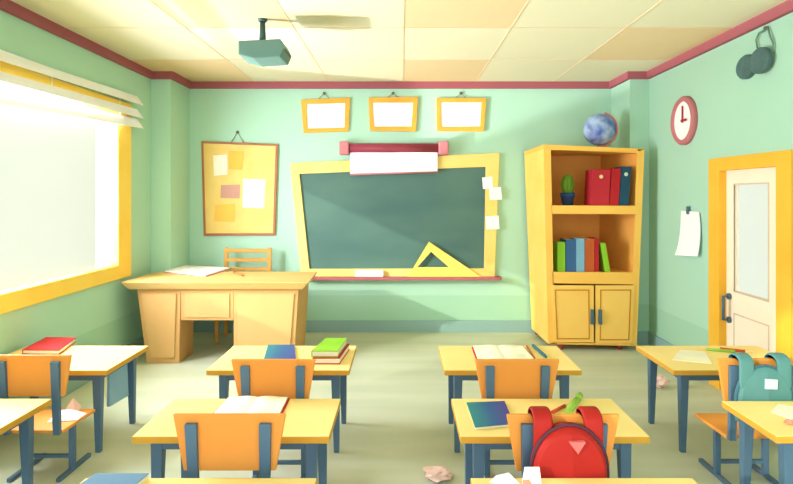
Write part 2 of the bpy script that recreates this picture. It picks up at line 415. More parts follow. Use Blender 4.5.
hung_frame('picture_frame', [(368.5, 97.5), (418, 97), (416, 131.5), (370, 130.7)], [(372.5, 102.5), (413, 102.5), (411.5, 126.5), (374, 126.5)], (393, 93),
           'orange-framed white sheet hanging above the middle of the maroon screen case', 'picture', 'frame', 'certificate', 'framed sheets above the chalkboard')
hung_frame('picture_frame', [(436.5, 98), (486.5, 98), (484, 131.5), (437, 131)], [(440.5, 102.3), (481.5, 102.3), (480, 126.5), (441.5, 127)], (461, 93),
           'orange-framed white sheet hanging nearest the bookcase', 'picture', 'frame', 'certificate', 'framed sheets above the chalkboard')
hung_frame('cork_board', [(201, 141), (278, 144), (275, 235.5), (203.5, 236)], [(203, 143.2), (275.5, 146), (272.8, 233), (205.5, 233.5)], (237, 132),
           'tall yellow cork board in a thin brown frame left of the chalkboard', 'cork board', 'corkframe', 'cork')
for k, (q, m, lab) in enumerate([([(213, 155.5), (227, 154.5), (227.5, 174.5), (214, 176)], 'notecream', 'narrow cream note at the top left of the cork board'),
              ([(229, 150.5), (243.5, 151.5), (242, 170), (228.5, 169)], 'noteorange', 'orange note at the top of the cork board'),
              ([(221, 185), (240, 184.5), (239.5, 198.5), (220.5, 198)], 'notemauve', 'mauve brown note in the middle of the cork board'),
              ([(243, 178.5), (265.5, 179.5), (264, 208.5), (242.5, 207.5)], 'notecream', 'large cream sheet at the right of the cork board'),
              ([(215, 205), (235, 204), (234.5, 222), (214, 221.5)], 'noteorange', 'orange note at the bottom of the cork board')]):
    yy = YW - .026 - .002 * (k % 2)
    recenter(tag(MB().prism(on_wall(q, yy), (0, .003, 0)).build('pinned_note', m), lab, 'note', 'notes pinned to the cork board'))

# ------------------------------------------------------------------ right wall things
cy_, cz_, cr = 6.16, 1.76 + 74 / 97, .25
ck = thing('wall_clock', 'round white wall clock with a rose rim above the bookcase side of the door', 'clock', (XR, cy_, cz_ - cr))
rim = MB().lathe([(cr * .80, .0), (cr, .0), (cr, .035), (cr * .93, .055), (cr * .80, .05), (cr * .80, .02)], (XR, cy_, cz_), 40, 0, 'X')
rim.build('rim', 'clockrim', ck)
MB().lathe([(cr * .82, 0), (cr * .82, .03)], (XR, cy_, cz_), 40, 0, 'X').build('dial', 'white', ck)
MB().box(XR - .042, XR - .034, cy_ - .012, cy_ + .012, cz_ - .02, cz_ + .15).build('minute_hand', 'hand', ck)
MB().box(XR - .050, XR - .043, cy_ - .10, cy_ + .015, cz_ - .012, cz_ + .012).build('hour_hand', 'hand', ck)
# clipped paper
pp = thing('hanging_paper', 'curled white sheet hung from a clip on the wall left of the door', 'paper', (XR, 6.15, Z(257, 6.15)))
zt, zb = Z(211, 6.17), Z(256, 6.17)
pm = MB(); rows, cols = 8, 6; vs = []
for i in range(rows + 1):
    t = i / rows
    for j in range(cols + 1):
        u = j / cols
        y = 6.24 - u * .38 + .012 * t - .05 * math.sin(t * 2.2) * u
        vs.append((XR - .012 - .03 * t * t - .03 * t ** 4 * (1 - u), y, zt + (zb - zt) * t + .03 * u * t))
off = len(vs); vs += [(a - .003, b, c) for a, b, c in vs]
fs = []
for i in range(rows):
    for j in range(cols):
        k = i * (cols + 1) + j
        fs += [(k, k + 1, k + cols + 2, k + cols + 1), (off + k, off + k + cols + 1, off + k + cols + 2, off + k + 1)]
pm.add(vs, fs, 0, True).build('sheet', 'white', pp)
MB().box(XR - .03, XR, 6.06, 6.10, zt - .03, zt + .05).build('clip', 'handle', pp, .006)
# pair of discs on a cord
dd = thing('hanging_discs', 'pair of round dark green discs hung by a looped cord high above the door', 'wall hanging', (XR, 5.0, 2.72))
for y, z, ry, rz in ((5.046, 2.837, .133, .101), (4.80, 2.836, .127, .104)):
    d = MB()
    xo = .0 if y > 5 else .03
    n = 32
    out = []
    for rs, xh in ((1.0, .0), (1.0, .03), (.9, .042), (.8, .036), (.3, .036)):
        out.append([(XR - xo - xh, y + ry * rs * math.cos(2*PI*q/n), z + rz * rs * math.sin(2*PI*q/n)) for q in range(n)])
    vs = [p for R in out for p in R]; fs = [(i*n + q, i*n + (q+1) % n, (i+1)*n + (q+1) % n, (i+1)*n + q) for i in range(4) for q in range(n)]
    d.add(vs, fs, 0, True); d.add(out[0], [tuple(range(n))]); d.add(out[-1], [tuple(range(n))])
    d.build('disc', 'disc', dd)
cp = [(757.5, 48), (756, 40), (759, 33), (764, 30.5), (768, 28), (770, 36), (773, 43), (772.5, 50), (770.5, 56)]
def rw(px, py, dx=.02):
    x = XR - dx; Y = x * F / (px - CX)
    return (x, Y, Z(py, Y))
MB().tube([rw(*p) for p in cp], .008, 6).build('cord', 'cord', dd)
MB().lathe([(.012, 0), (.014, .03)], rw(768, 28, 0), 10, 0, 'X').build('nail', 'nail', dd)

# ------------------------------------------------------------------ ceiling projector
pj = thing('ceiling_projector', 'dark green-grey projector hanging from a short ceiling pole', 'projector', (-1.15, 4.95, ZC))
prof = [(-1.30, 2.985), (-.965, 3.0), (-.935, 2.93), (-.965, 2.86), (-1.18, 2.845), (-1.30, 2.875)]
MB().prism([(x, 4.76, z) for x, z in prof], (0, .33, 0)).build('body', 'projector', pj, .008)
MB().prism([(-.97 , 4.80, 2.985), (-.93, 4.80, 2.93), (-.97, 4.80, 2.875)], (0, .25, 0)).build('end_panel', 'projdark', pj)  # dark plate over the right end of the body
MB().lathe([(.05, 0), (.055, -.05), (.045, -.055)], (-1.12, 5.085, 2.92), 20, 0, 'Y').build('lens', 'projdark', pj)
MB().tube([(-1.15, 4.95, 2.98), (-1.15, 4.95, 3.19)], .030, 14, 0, .022).build('pole', 'projdark', pj)
MB().lathe([(.034, -.02), (.04, 0)], (-1.15, 4.95, ZC), 16).build('ceiling_mount', 'projdark', pj)

# ------------------------------------------------------------------ teacher's desk, chair, papers
TF, TB = 6.22, 7.02
td = thing('teacher_desk', 'big wooden teacher desk with two pedestals in front of the cork board', 'desk', (-1.9, 6.6, 0))
ztop = .865; zu = ztop - .085
tt = MB().hexa([(-2.84, TF - .0, zu), (-1.03, TF - .0, zu), (-1.03, TB, zu), (-2.83, TB, zu),
                (-2.90, TF - .06, ztop), (-.955, TF - .06, ztop), (-.985, TB, ztop), (-2.86, TB, ztop)])
tt.build('tabletop', 'desktopwood', td, .01)
def ped(x0t, x1t, x0b, x1b, TB, nm='pedestal'):
    m = MB().hexa([(x0b, TF + .05, 0), (x1b, TF + .05, 0), (x1b, TB - .05, 0), (x0b, TB - .05, 0), (x0t, TF + .05, zu), (x1t, TF + .05, zu), (x1t, TB - .05, zu), (x0t, TB - .05, zu)])
    o = m.build(nm, 'deskwood', td, .006)
    g = .045
    MB().hexa([(x0b + g, TF + .036, .06), (x1b - g, TF + .036, .06), (x1b - g, TF + .05, .06), (x0b + g, TF + .05, .06),
               (x0t + g, TF + .036, zu - .05), (x1t - g, TF + .036, zu - .05), (x1t - g, TF + .05, zu - .05), (x0t + g, TF + .05, zu - .05)]).build('front_panel', 'deskpanel', o, .004)
    return o
ped(-2.77, -2.31, -2.67, -2.33, 6.74); ped(-1.76, -1.08, -1.76, -1.13, TB)
MB().box(-2.31, -1.76, TF + .05, TF + .08, zu - .33, zu).build('modesty_panel', 'deskwood', td, .004)
MB().box(-2.27, -1.80, TF + .04, TF + .05, zu - .30, zu - .05).build('drawer_front', 'deskpanel', td, .004)
mg = thing('magazine', 'white open magazine on the teacher desk', 'magazine', (-2.3, 6.7, ztop))
def flat(pts, z0, z1): return MB().prism([(x, y, z0) for x, y in pts], (0, 0, z1 - z0))
def dpt(px, py, z):    # point of the horizontal plane z
    Y = F * (EYE - z) / (py - CY); return ((px - CX) * Y / F, Y)
q = [dpt(163.5, 272.5, ztop), dpt(206, 277, ztop), dpt(231, 269.2, ztop), dpt(184, 266.8, ztop)]
flat(q, ztop, ztop + .008).build('cover', 'rosecap', mg)
qq = [Vector(p) for p in q]; cc = sum(qq, Vector((0, 0))) / 4
flat([tuple(cc + (p - cc) * .96) for p in qq], ztop + .008, ztop + .022).build('page_block', 'white', mg)

def pencil(name, p0, p1, z, r, cm, label, cat, tip=True, group=None):
    a = Vector((p0[0], p0[1], z + r)); b = Vector((p1[0], p1[1], z + r)); d = (b - a).normalized(); L = (b - a).length
    t = thing(name, label, cat, a.lerp(b, .5) - Vector((0, 0, r)), group)
    e = b - d * r * 4
    MB().tube([a, e], r, 6).build('shaft', cm, t)
    MB().tube([e, b], r * .95, 8, 0, r * .2).build('tip', 'penciltip' if tip else cm, t)
    return t
pencil('pencil', dpt(243, 276.5, ztop), dpt(232, 272.5, ztop), ztop, .012, 'pencilbrown', 'brown pencil on the teacher desk beside the magazine', 'pencil')

lc = thing('ladder_chair', 'wooden ladder-back chair behind the teacher desk', 'chair', (-1.93, 7.3, 0))
cy0, cy1 = 7.10, 7.50
for x in (-2.2, -1.66):
    MB().bar((x, cy1, 0), (x, cy1 + .02, 1.10), .045, .04).build('back_post', 'chairwood', lc, .006)
    MB().bar((x, cy0 + .03, 0), (x, cy0 + .03, .45), .04, .04, .05, .05).build('leg', 'chairwood', lc, .005)
MB().box(-2.23, -1.63, cy0, cy1 + .02, .45, .48).build('seat', 'chairwood', lc, .008)
for z in (1.04, .925, .81):
    MB().box(-2.2, -1.66, cy1, cy1 + .025, z, z + .045).build('back_slat', 'chairwood', lc, .005)

# ------------------------------------------------------------------ bookcase
BF, BK = 6.80, 7.66
bc = thing('bookcase', 'tall orange bookcase with open shelves over two doors beside the chalkboard', 'bookcase', (2.1, 6.8, 0))
def bx(px): return X(px, BF)
def bz(py): return Z(py, BF)
TL, TR, BL, BR = (bx(543.4), bz(144.5)), (bx(643.8), bz(149)), (bx(548), bz(343.5)), (bx(636), bz(345.5))
TLb, BLb = (X(524, BK), Z(151.5, BK)), (X(531.5, BK), .055)
TRb, BRb = (2.58, Z(151.5, BK)), (2.53, .055)
th = .05
# side panels
MB().hexa([(BL[0], BF, BL[1]), (BL[0] + th, BF, BL[1]), (BLb[0] + th, BK, BLb[1]), (BLb[0], BK, BLb[1]),
           (TL[0], BF, TL[1]), (TL[0] + th, BF, TL[1]), (TLb[0] + th, BK, TLb[1]), (TLb[0], BK, TLb[1])], [0, 1, 1, 0, 0, 0]).build('side_panel', ['caseside', 'case'], bc)
MB().hexa([(BR[0] - th, BF, BR[1]), (BR[0], BF, BR[1]), (BRb[0], BK, BRb[1]), (BRb[0] - th, BK, BRb[1]),
           (TR[0] - th, BF, TR[1]), (TR[0], BF, TR[1]), (TRb[0], BK, TRb[1]), (TRb[0] - th, BK, TRb[1])], [0, 0, 0, 0, 0, 1]).build('side_panel', ['case', 'caseinner'], bc)
def atz(z, side, back=False):      # x of the outer side at height z
    p, t = ((BLb, TLb) if back else (BL, TL)) if side == 'L' else ((BRb, TRb) if back else (BR, TR))
    return p[0] + (t[0] - p[0]) * (z - p[1]) / (t[1] - p[1])
def deck(z0, z1, yf, mi, name, mats):
    l0, r0, l1, r1 = atz(z1, 'L') + th, atz(z1, 'R') - th, atz(z1, 'L', 1) + th, atz(z1, 'R', 1) - th
    k = (yf - BF) / (BK - BF); lf_, rf_ = l0 + (l1 - l0) * k, r0 + (r1 - r0) * k
    return MB().hexa([(lf_, yf, z0), (rf_, yf, z0), (r1, BK - .02, z0), (l1, BK - .02, z0), (lf_, yf, z1), (rf_, yf, z1), (r1, BK - .02, z1), (l1, BK - .02, z1)], mi).build(name, mats, bc)
MB().hexa([(TL[0], BF, TL[1] - .05), (TR[0], BF, TR[1] - .05), (TRb[0], BK, TRb[1] - .05), (TLb[0], BK, TLb[1] - .05),
           (TL[0], BF, TL[1]), (TR[0], BF, TR[1]), (TRb[0], BK, TRb[1]), (TLb[0], BK, TLb[1])], [1, 0, 0, 0, 0, 0]).build('top_panel', ['case', 'caseinner'], bc)
zs1 = bz(205.5); zs0 = bz(272.5)
deck(zs1 - .07, zs1 - .0015, BF + .02, [1, 0, 0, 0, 0, 0], 'shelf', ['caseinner', 'caseinner'])
deck(zs0 - .04, zs0 - .0015, BF + .02, 0, 'shelf', 'caseinner')
deck(.075, .11, BF + .02, 0, 'bottom_panel', 'case')
MB().hexa([(BLb[0] + .01, BK - .02, .06), (BRb[0] - .01, BK - .02, .06), (BRb[0] - .01, BK, .06), (BLb[0] + .01, BK, .06),
           (TLb[0] + .01, BK - .02, TLb[1] - .02), (TRb[0] - .01, BK - .02, TLb[1] - .02), (TRb[0] - .01, BK, TLb[1] - .02), (TLb[0] + .01, BK, TLb[1] - .02)]).build('back_panel', 'caseinner', bc)
# face frame: stiles and rails in one
fp = lambda pts: [(bx(a), BF - .02, bz(b)) for a, b in pts]
ff = MB()
rows_ = [(144.5, 149, 543.4, 643.8), (150.5, 150.5, None, None)]
def quad(p): ff.prism(fp(p), (0, .03, 0))
quad([(543.4, 144.5), (550.4, 149.5), (553, 280), (557, 343), (548, 343.5)])            # left stile
quad([(643.8, 149), (637.3, 149.5), (632.8, 280), (628, 343), (636, 345.5)])            # right stile
quad([(543.4, 144.5), (643.8, 149), (637.3, 151.5), (550.4, 150)])                      # top rail
quad([(551, 205.3), (635.5, 205.8), (635.2, 214.2), (551.2, 213.8)])                    # shelf rail
quad([(552, 271.8), (633.2, 272.3), (632.6, 284.2), (552.4, 283)])                      # middle rail
quad([(553, 342), (631, 343), (636, 345.5), (548, 343.7)])                              # bottom rail
ff.build('face_frame', 'case', bc)
for a0, a1, b0, b1, c0, c1, hx in ((550.8, 592.8, 285, 341.5, 553.5, 592.8, 590.9), (594.6, 633, 285, 342.5, 594.6, 630.6, 598.8)):
    yd = BF - .035
    P = lambda a, b, y=yd: (X(a, BF), y, bz(b))
    d = MB().prism([P(a0, b0), P(a1, b0), P(c1, b1), P(c0, b1)], (0, .02, 0))
    i0, i1, j0, j1 = a0 + 3.5, a1 - 5 if a0 < 560 else a1 - 3.5, c0 + 3.0, c1 - 4.5 if a0 < 560 else c1 - 3
    if a0 > 580: i0 += 1.5; j0 += 1.5
    o4 = [P(i0 - .5, b0 + 4, yd - .004), P(i1 + .5, b0 + 4, yd - .004), P(j1 + .5, b1 - 3, yd - .004), P(j0 - .5, b1 - 3, yd - .004)]
    n4 = [P(i0 + .6, b0 + 5.1, yd - .004), P(i1 - .6, b0 + 5.1, yd - .004), P(j1 - .6, b1 - 4.1, yd - .004), P(j0 + .6, b1 - 4.1, yd - .004)]
    d.ring(o4, n4, (0, .008, 0), 1)
    do = d.build('door', ['casedoor', 'groove'], bc)
    MB().box(X(hx - 1.6, BF), X(hx + 1.6, BF), yd - .035, yd, bz(323.5), bz(308.5)).build('handle', 'handle', do, .008)
for x, y in ((bx(562), BF + .06), (bx(621), BF + .06), (BLb[0] + .06, BK - .08), (BRb[0] - .06, BK - .08)):
    MB().tube([(x, y, 0), (x, y, .085)], .03, 14, 0, .042).build('foot', 'foot', bc)

# globe on top
gx, gy = 2.335, 7.10
gzb = 2.303
gb = thing('globe', 'blue desk globe on top of the bookcase', 'globe', (gx, gy, gzb))
gc = Vector((gx, gy, gzb + .232)); gr = .188
MB().ball(gc, gr, 36).build('sphere', 'globe', gb)
ax = Vector((.35, -.1, 1)).normalized()
arc = [gc + (Vector((math.cos(a), -.25 * math.cos(a), 0)).normalized() * abs(math.cos(a)) * (1 if math.cos(a) > 0 else -1) + Vector((0, 0, math.sin(a)))) * (gr + .014) for a in [math.radians(-88 + 8.5 * k) for k in range(20)]]
MB().tube(arc, .013, 10).build('meridian', 'meridian', gb)
MB().lathe([(.10, 0), (.095, .015), (.03, .03), (.02, .04)], (gx, gy, gzb), 24).build('base', 'meridian', gb)

# cactus
py_ = BF + .15; px_ = X(567.5, py_)
ct = thing('potted_cactus', 'small green cactus in a navy pot on the upper bookcase shelf', 'cactus', (px_, py_, zs1))
MB().lathe([(.062, 0), (.074, .095), (.084, .097), (.084, .145), (.07, .145), (.068, .12)], (px_, py_, zs1), 24).build('pot', 'pot', ct)
cm_ = MB(); n = 32; k = 12; vs = []
for i in range(k + 1):
    a = PI * i / k
    for q_ in range(n):
        b = 2 * PI * q_ / n; r = .072 * math.sin(a) * (1 + .10 * math.cos(8 * b)) + 1e-4
        vs.append((px_ + r * math.cos(b), py_ + r * math.sin(b), zs1 + .235 - .125 * math.cos(a)))
cm_.add(vs, [(i*n + q_, i*n + (q_+1) % n, (i+1)*n + (q_+1) % n, (i+1)*n + q_) for i in range(k) for q_ in range(n)], 0, True).build('cactus_body', 'cactus', ct)

def shelf_book(x0, x1, z0, h, lean, yf, dep, cm, label, name='book', cat='book', group=None, dot=None):
    t = thing(name, label, cat, ((x0 + x1) / 2, yf + dep / 2, z0), group)
    sh = lambda x, z: x + lean * (z - z0)
    def blk(a, b, ya, yb, za, zb):
        return [(sh(a, za), ya, za), (sh(b, za), ya, za), (sh(b, za), yb, za), (sh(a, za), yb, za), (sh(a, zb), ya, zb), (sh(b, zb), ya, zb), (sh(b, zb), yb, zb), (sh(a, zb), yb, zb)]
    c = .006
    m = MB().hexa(blk(x0, x1, yf, yf + c, z0, z0 + h)).hexa(blk(x0, x0 + c, yf + c, yf + dep, z0, z0 + h)).hexa(blk(x1 - c, x1, yf + c, yf + dep, z0, z0 + h))
    m.build('cover', cm, t, .002)
    MB().hexa(blk(x0 + c, x1 - c, yf + c, yf + dep - .006, z0 + .002, z0 + h - .008)).build('page_block', 'pages', t)
    if dot:
        zd = z0 + h * .80
        MB().lathe([(.022, 0), (.022, .003)], (sh((x0 + x1) / 2, zd), yf, zd), 16, 0, 'Y').build('spine_label', dot, t)
    return t
yb_ = BF + .03
gB = 'binders on the upper bookcase shelf'; gL = 'books on the lower bookcase shelf'
bxx = lambda px: X(px, yb_)
hh = lambda a, z0: Z(a, yb_) - z0
shelf_book(bxx(590.5), bxx(609), zs1, hh(169.5, zs1), .05, yb_, .25, 'crimson', 'wide red binder with a pale dot, next to the cactus', 'binder', 'binder', gB, 'dot')
shelf_book(bxx(609.5), bxx(618.5), zs1, hh(168.5, zs1), .07, yb_, .25, 'red', 'narrow red binder without a dot, between the dotted binders', 'binder', 'binder', gB)
shelf_book(bxx(619.2), bxx(628.6), zs1, hh(166.5, zs1), .07, yb_, .25, 'navy', 'dark blue binder with a pale dot on the upper bookcase shelf', 'binder', 'binder', gB, 'dotpale')
shelf_book(bxx(557.5), bxx(565.2), zs0, hh(242, zs0), .0, yb_, .24, 'green', 'upright green book at the left end of the lower bookcase shelf', group=gL)
shelf_book(bxx(565.8), bxx(575.8), zs0, hh(239.5, zs0), .0, yb_, .26, 'blue', 'dark blue book beside the upright green one', group=gL)
shelf_book(bxx(576.2), bxx(584.6), zs0, hh(238.5, zs0), .0, yb_, .26, 'skyblue', 'pale blue book on the lower bookcase shelf', group=gL)
shelf_book(bxx(585.2), bxx(594.4), zs0, hh(239, zs0), .0, yb_, .25, 'brown', 'brown-orange book on the lower bookcase shelf', group=gL)
shelf_book(bxx(594.8), bxx(599), zs0, hh(238.5, zs0), .0, yb_, .25, 'red', 'thin red book on the lower bookcase shelf', group=gL)
shelf_book(bxx(605.2), bxx(610.5), zs0, hh(243, zs0), -.17, yb_, .22, 'green', 'green book leaning on the thin red one, lower bookcase shelf', group=gL)

# ------------------------------------------------------------------ pupils' desks
ZD = .58
def school_desk(x0, x1, y0, y1, label):
    t = thing('school_desk', label, 'desk', ((x0 + x1) / 2, (y0 + y1) / 2, 0), 'pupil desks in rows')
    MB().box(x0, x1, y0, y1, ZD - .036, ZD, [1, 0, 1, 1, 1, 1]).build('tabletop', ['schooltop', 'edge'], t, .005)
    ix, iy = .075, .055; za = ZD - .036
    a = MB()
    a.box(x0 + ix, x1 - ix, y0 + iy, y0 + iy + .02, za - .05, za).box(x0 + ix, x1 - ix, y1 - iy - .02, y1 - iy, za - .05, za)
    a.box(x0 + ix, x0 + ix + .02, y0 + iy + .02, y1 - iy - .02, za - .05, za).box(x1 - ix - .02, x1 - ix, y0 + iy + .02, y1 - iy - .02, za - .05, za)
    a.build('apron', 'steel', t)
    for sx in (0, 1):
        for sy in (0, 1):
            x = (x0 + ix - .005 + .03) if sx == 0 else (x1 - ix + .005 - .03); y = (y0 + iy - .005 + .03) if sy == 0 else (y1 - iy + .005 - .03)
            xo = .012 if sx == 0 else -.012; yo = .012 if sy == 0 else -.012
            MB().bar((x - xo * .6, y - yo * .6, 0), (x, y, za), .036, .036, .06, .06).build('leg', 'steel', t, .004)
    return t
R1, R2, R3 = (4.04, 4.70), (2.93, 3.48), (1.95, 2.505)
XA, XB_, XC, XD = (-2.93, -1.985), (-1.32, -.355), (.285, 1.212), (1.83, 2.78)
school_desk(*XA, *R1, 'pupil desk with the closed red book and a blue bag hanging at its side')
school_desk(*XB_, *R1, 'pupil desk with the green book stack, nearest the teacher desk')
school_desk(*XC, *R1, 'pupil desk with an open book and a teal pen, in front of the bookcase')
school_desk(*XD, *R1, 'pupil desk with a green and a red pencil, beside the door')
school_desk(-2.93, -2.03, *R2, 'bare pupil desk cut off by the left side of the photo')
school_desk(*XB_, *R2, 'pupil desk with an open book and no pens, left of the aisle')
school_desk(*XC, *R2, 'pupil desk with a teal notebook behind the red backpack')
school_desk(*XD, 2.93, 3.44, 'pupil desk in front of the teal backpack, cut off at the right')
school_desk(*XB_, *R3, 'front pupil desk at the bottom left with a slate blue notebook')
school_desk(*XC, *R3, 'front pupil desk at the bottom right with folded paper')

# ------------------------------------------------------------------ pupils' chairs
def school_chair():
    t = thing('school_chair', '', 'chair', (0, 0, 0), 'orange pupil chairs')
    # local: backrest at y = 0, seat towards +y
    MB().hexa([(-.205, .002, .535), (.205, .002, .535), (.205, .024, .535), (-.205, .024, .535), (-.25, -.008, .79), (.25, -.008, .79), (.25, .014, .79), (-.25, .014, .79)]).build('backrest', 'plywood', t, .006)
    for s in (-1, 1):
        MB().hexa([(s*.155 - .02, .0, .30), (s*.155 + .02, .0, .30), (s*.155 + .02, .03, .30), (s*.155 - .02, .03, .30),
                   (s*.163 - .026, -.034, .755), (s*.163 + .026, -.034, .755), (s*.163 + .026, -.009, .755), (s*.163 - .026, -.009, .755)]).build('back_support', 'steel', t, .003)
    MB().hexa([(-.18, .03, .30), (.18, .03, .30), (.20, .385, .305), (-.20, .385, .305), (-.18, .03, .322), (.18, .03, .322), (.20, .385, .327), (-.20, .385, .327)]).build('seat', 'plywood', t, .006)
    MB().box(-.165, .165, .18, .205, .085, .105).build('crossbar', 'steel', t)
    for s in (-1, 1):
        MB().box(s*.15 - .017, s*.15 + .017, .176, .21, .02, .302).build('leg', 'steel', t, .003)
        MB().box(s*.15 - .014, s*.15 + .014, .03, .40, 0, .025).build('foot_runner', 'steel', t, .003)
    return t
ch = school_chair()
spots = [(-2.255, 3.64, 'orange school chair with crumpled paper on its seat, before the red book desk'),
         (-.76, 3.545, 'orange school chair at the desk with the green book stack'),
         (.68, 3.545, 'orange school chair at the desk with the teal pen'),
         (2.12, 3.56, 'orange school chair with the teal backpack hung on its back'),
         (-.765, 2.66, 'large orange school chair left of the aisle near the bottom, no bag on it'),
         (.712, 2.655, 'orange school chair with the red backpack hung on its back')]
for i, (x, y, lab) in enumerate(spots):
    o = ch if i == 0 else copy_tree(ch)
    o.location = (x, y, 0); o['label'] = lab

# ------------------------------------------------------------------ backpacks hung on chair backs
def backpack(cx, cyb, z0, z1, hw, dep, cm, zm, em, label, pm):
    """cyb = y of its back; the bag is nearer the viewer than that"""
    t = thing('backpack', label, 'backpack', (cx, cyb - dep / 2, z0))
    n = 20; out = [(-hw * .96, z0), (-hw, z0 + .03)]
    zm_ = z1 - (z1 - z0) * .62
    out += [(-hw * math.cos(PI * i / n), zm_ + (z1 - zm_) * math.sin(PI * i / n)) for i in range(n + 1)]
    out += [(hw, z0 + .03), (hw * .96, z0)]
    zc = (z0 + z1) / 2
    layers = [(0, .97), (.25, 1.0), (.65, .985), (.88, .94), (1.0, .86)]
    N = len(out); vs = []
    for f, s in layers:
        vs += [(cx + x * s, cyb - dep * f, zc + (z - zc) * s) for x, z in out]
    fs = [(i*N + j, i*N + (j+1) % N, (i+1)*N + (j+1) % N, (i+1)*N + j) for i in range(len(layers) - 1) for j in range(N)]
    m = MB().add(vs, fs, 0, True)
    m.add(vs[:N], [tuple(range(N))])
    # front: two halves meeting in a shallow vertical crease
    fr_ = vs[-N:]; mid = 2 + n // 2
    left = fr_[0:mid + 1]; right = fr_[mid:][::-1]
    rid = [(cx, cyb - dep - .02 * abs(p[0] - cx) / (hw * .86), p[2]) for p in left]
    for side in (left, right):
        k = len(side); m.add(list(side) + rid, [(i, i + 1, k + i + 1, k + i) for i in range(k - 1)])
    body = m.build('body', cm, t)
    arc = [(cx + x * .985, cyb - dep * .62, zc + (z - zc) * .985) for x, z in out[1:-1]]
    arc = [(a + (a - cx) * .02, b, c + .004) for a, b, c in arc]
    MB().tube(arc, .008, 8).build('zip', zm, body)
    for s in (-1, 1):
        x0 = cx + s * .108
        pr = []
        ya, yb2, zt_ = cyb - .05, cyb + .092, .826
        for k in range(13):
            a = PI * k / 12
            pr.append(((ya + yb2) / 2 - (yb2 - ya) / 2 * math.cos(a), zt_ - .05 + .05 * math.sin(a)))
        inn = []
        for k in range(13):
            a = PI * (12 - k) / 12
            inn.append(((ya + yb2) / 2 - ((yb2 - ya) / 2 - .026) * math.cos(a), zt_ - .05 + .026 * math.sin(a)))
        pr = [(ya, z1 - .13)] + pr + [(yb2, .62)] + [(yb2 - .026, .62)] + inn + [(ya + .026, z1 - .13)]
        MB().prism([(x0 - .042, y, z) for y, z in pr], (.084, 0, 0), 0, True).build('strap', cm, t, .012, 3)
    yf = cyb - dep - .026
    ze = z0 + (z1 - z0) * (.79 if em == 'tri' else .70)
    if em == 'tri': pts = [(cx - .018, yf, ze + .02), (cx + .052, yf, ze + .02), (cx + .020, yf, ze - .03)]
    else: pts = [(cx - .022, yf, ze - .022), (cx + .046, yf, ze - .024), (cx + .048, yf, ze + .030), (cx - .018, yf, ze + .034)]
    MB().prism(pts, (0, .022, 0)).build('badge', pm, body)
    return t
backpack(.715, 2.618, .45, .777, .163, .09, 'backred', 'zip', 'tri', 'red backpack with a pink triangle badge hung on a chair back', 'patch')
backpack(2.11, 3.523, .44, .765, .165, .052, 'backteal', 'zipblue', 'sq', 'teal backpack with a pale square badge hung on a chair back', 'patchwhite')

# ------------------------------------------------------------------ things on the desks
def closed_book(q, z, h, cm, label, cat='book', group=None, name='book'):
    """q: near-left, near-right, far-right, far-left corners on the plane z"""
    qq = [Vector(p) for p in q]; c = sum(qq, Vector((0, 0))) / 4
    t = thing(name, label, cat, (c.x, c.y, z), group)
    cv = .006
    m = MB().prism([(p.x, p.y, z) for p in qq], (0, 0, cv)).prism([(p.x, p.y, z + h - cv) for p in qq], (0, 0, cv))
    # spine on the far-left edge
    a, b = qq[3], qq[0]; d = (qq[1] - qq[0]).normalized() * .006
    m.prism([(p.x, p.y, z) for p in (a, b, b + d, a + d)], (0, 0, h))
    m.build('cover', cm, t)
    s = .965
    MB().prism([(p.x, p.y, z + cv) for p in [c + (p - c) * s for p in qq]], (0, 0, h - 2 * cv)).build('page_block', 'pages', t)
    return t
zt = ZD
closed_book([dpt(22, 354.5, zt), dpt(59, 355, zt), dpt(76, 342, zt), dpt(46, 341.5, zt)], zt, .036, 'red', 'thick closed red book on the far left pupil desk')
# green over red stack
s1 = [(-.625, 4.18), (-.435, 4.18), (-.40, 4.58), (-.565, 4.58)]
closed_book(s1, zt, .045, 'crimson', 'red book under the green one on the pupil desk', group='stacked books')
s2 = [(-.635, 4.20), (-.45, 4.20), (-.42, 4.57), (-.58, 4.57)]
closed_book(s2, zt + .045, .045, 'green', 'green book on top of the stack on the pupil desk', group='stacked books')

def notebook(q, z, label, cm, h=.014, pg=True):
    qq = [Vector(p) for p in q]; c = sum(qq, Vector((0, 0))) / 4
    t = thing('notebook', label, 'notebook', (c.x, c.y, z))
    MB().prism([(p.x, p.y, z + h - .003) for p in qq], (0, 0, .004)).build('cover', cm, t)
    MB().prism([(p.x, p.y, z) for p in [c + (p - c) * .97 for p in qq]], (0, 0, h - .003)).build('page_block', 'pages', t)
    return t
notebook([dpt(263.5, 362, zt), dpt(296, 362, zt), dpt(294.5, 346.5, zt), dpt(268, 346.5, zt)], zt, 'blue-purple notebook lying beside the green book stack', 'cover')
notebook([dpt(475, 430, zt), dpt(514, 426, zt), dpt(504.5, 403.5, zt), dpt(466.5, 405, zt)], zt, 'teal and purple notebook on the desk with the red backpack', 'cover')
notebook([(-1.315, 2.26), (-1.09, 2.26), (-1.055, 2.50), (-1.275, 2.50)], zt, 'slate blue notebook at the bottom left corner of the photo', 'denim', .02)

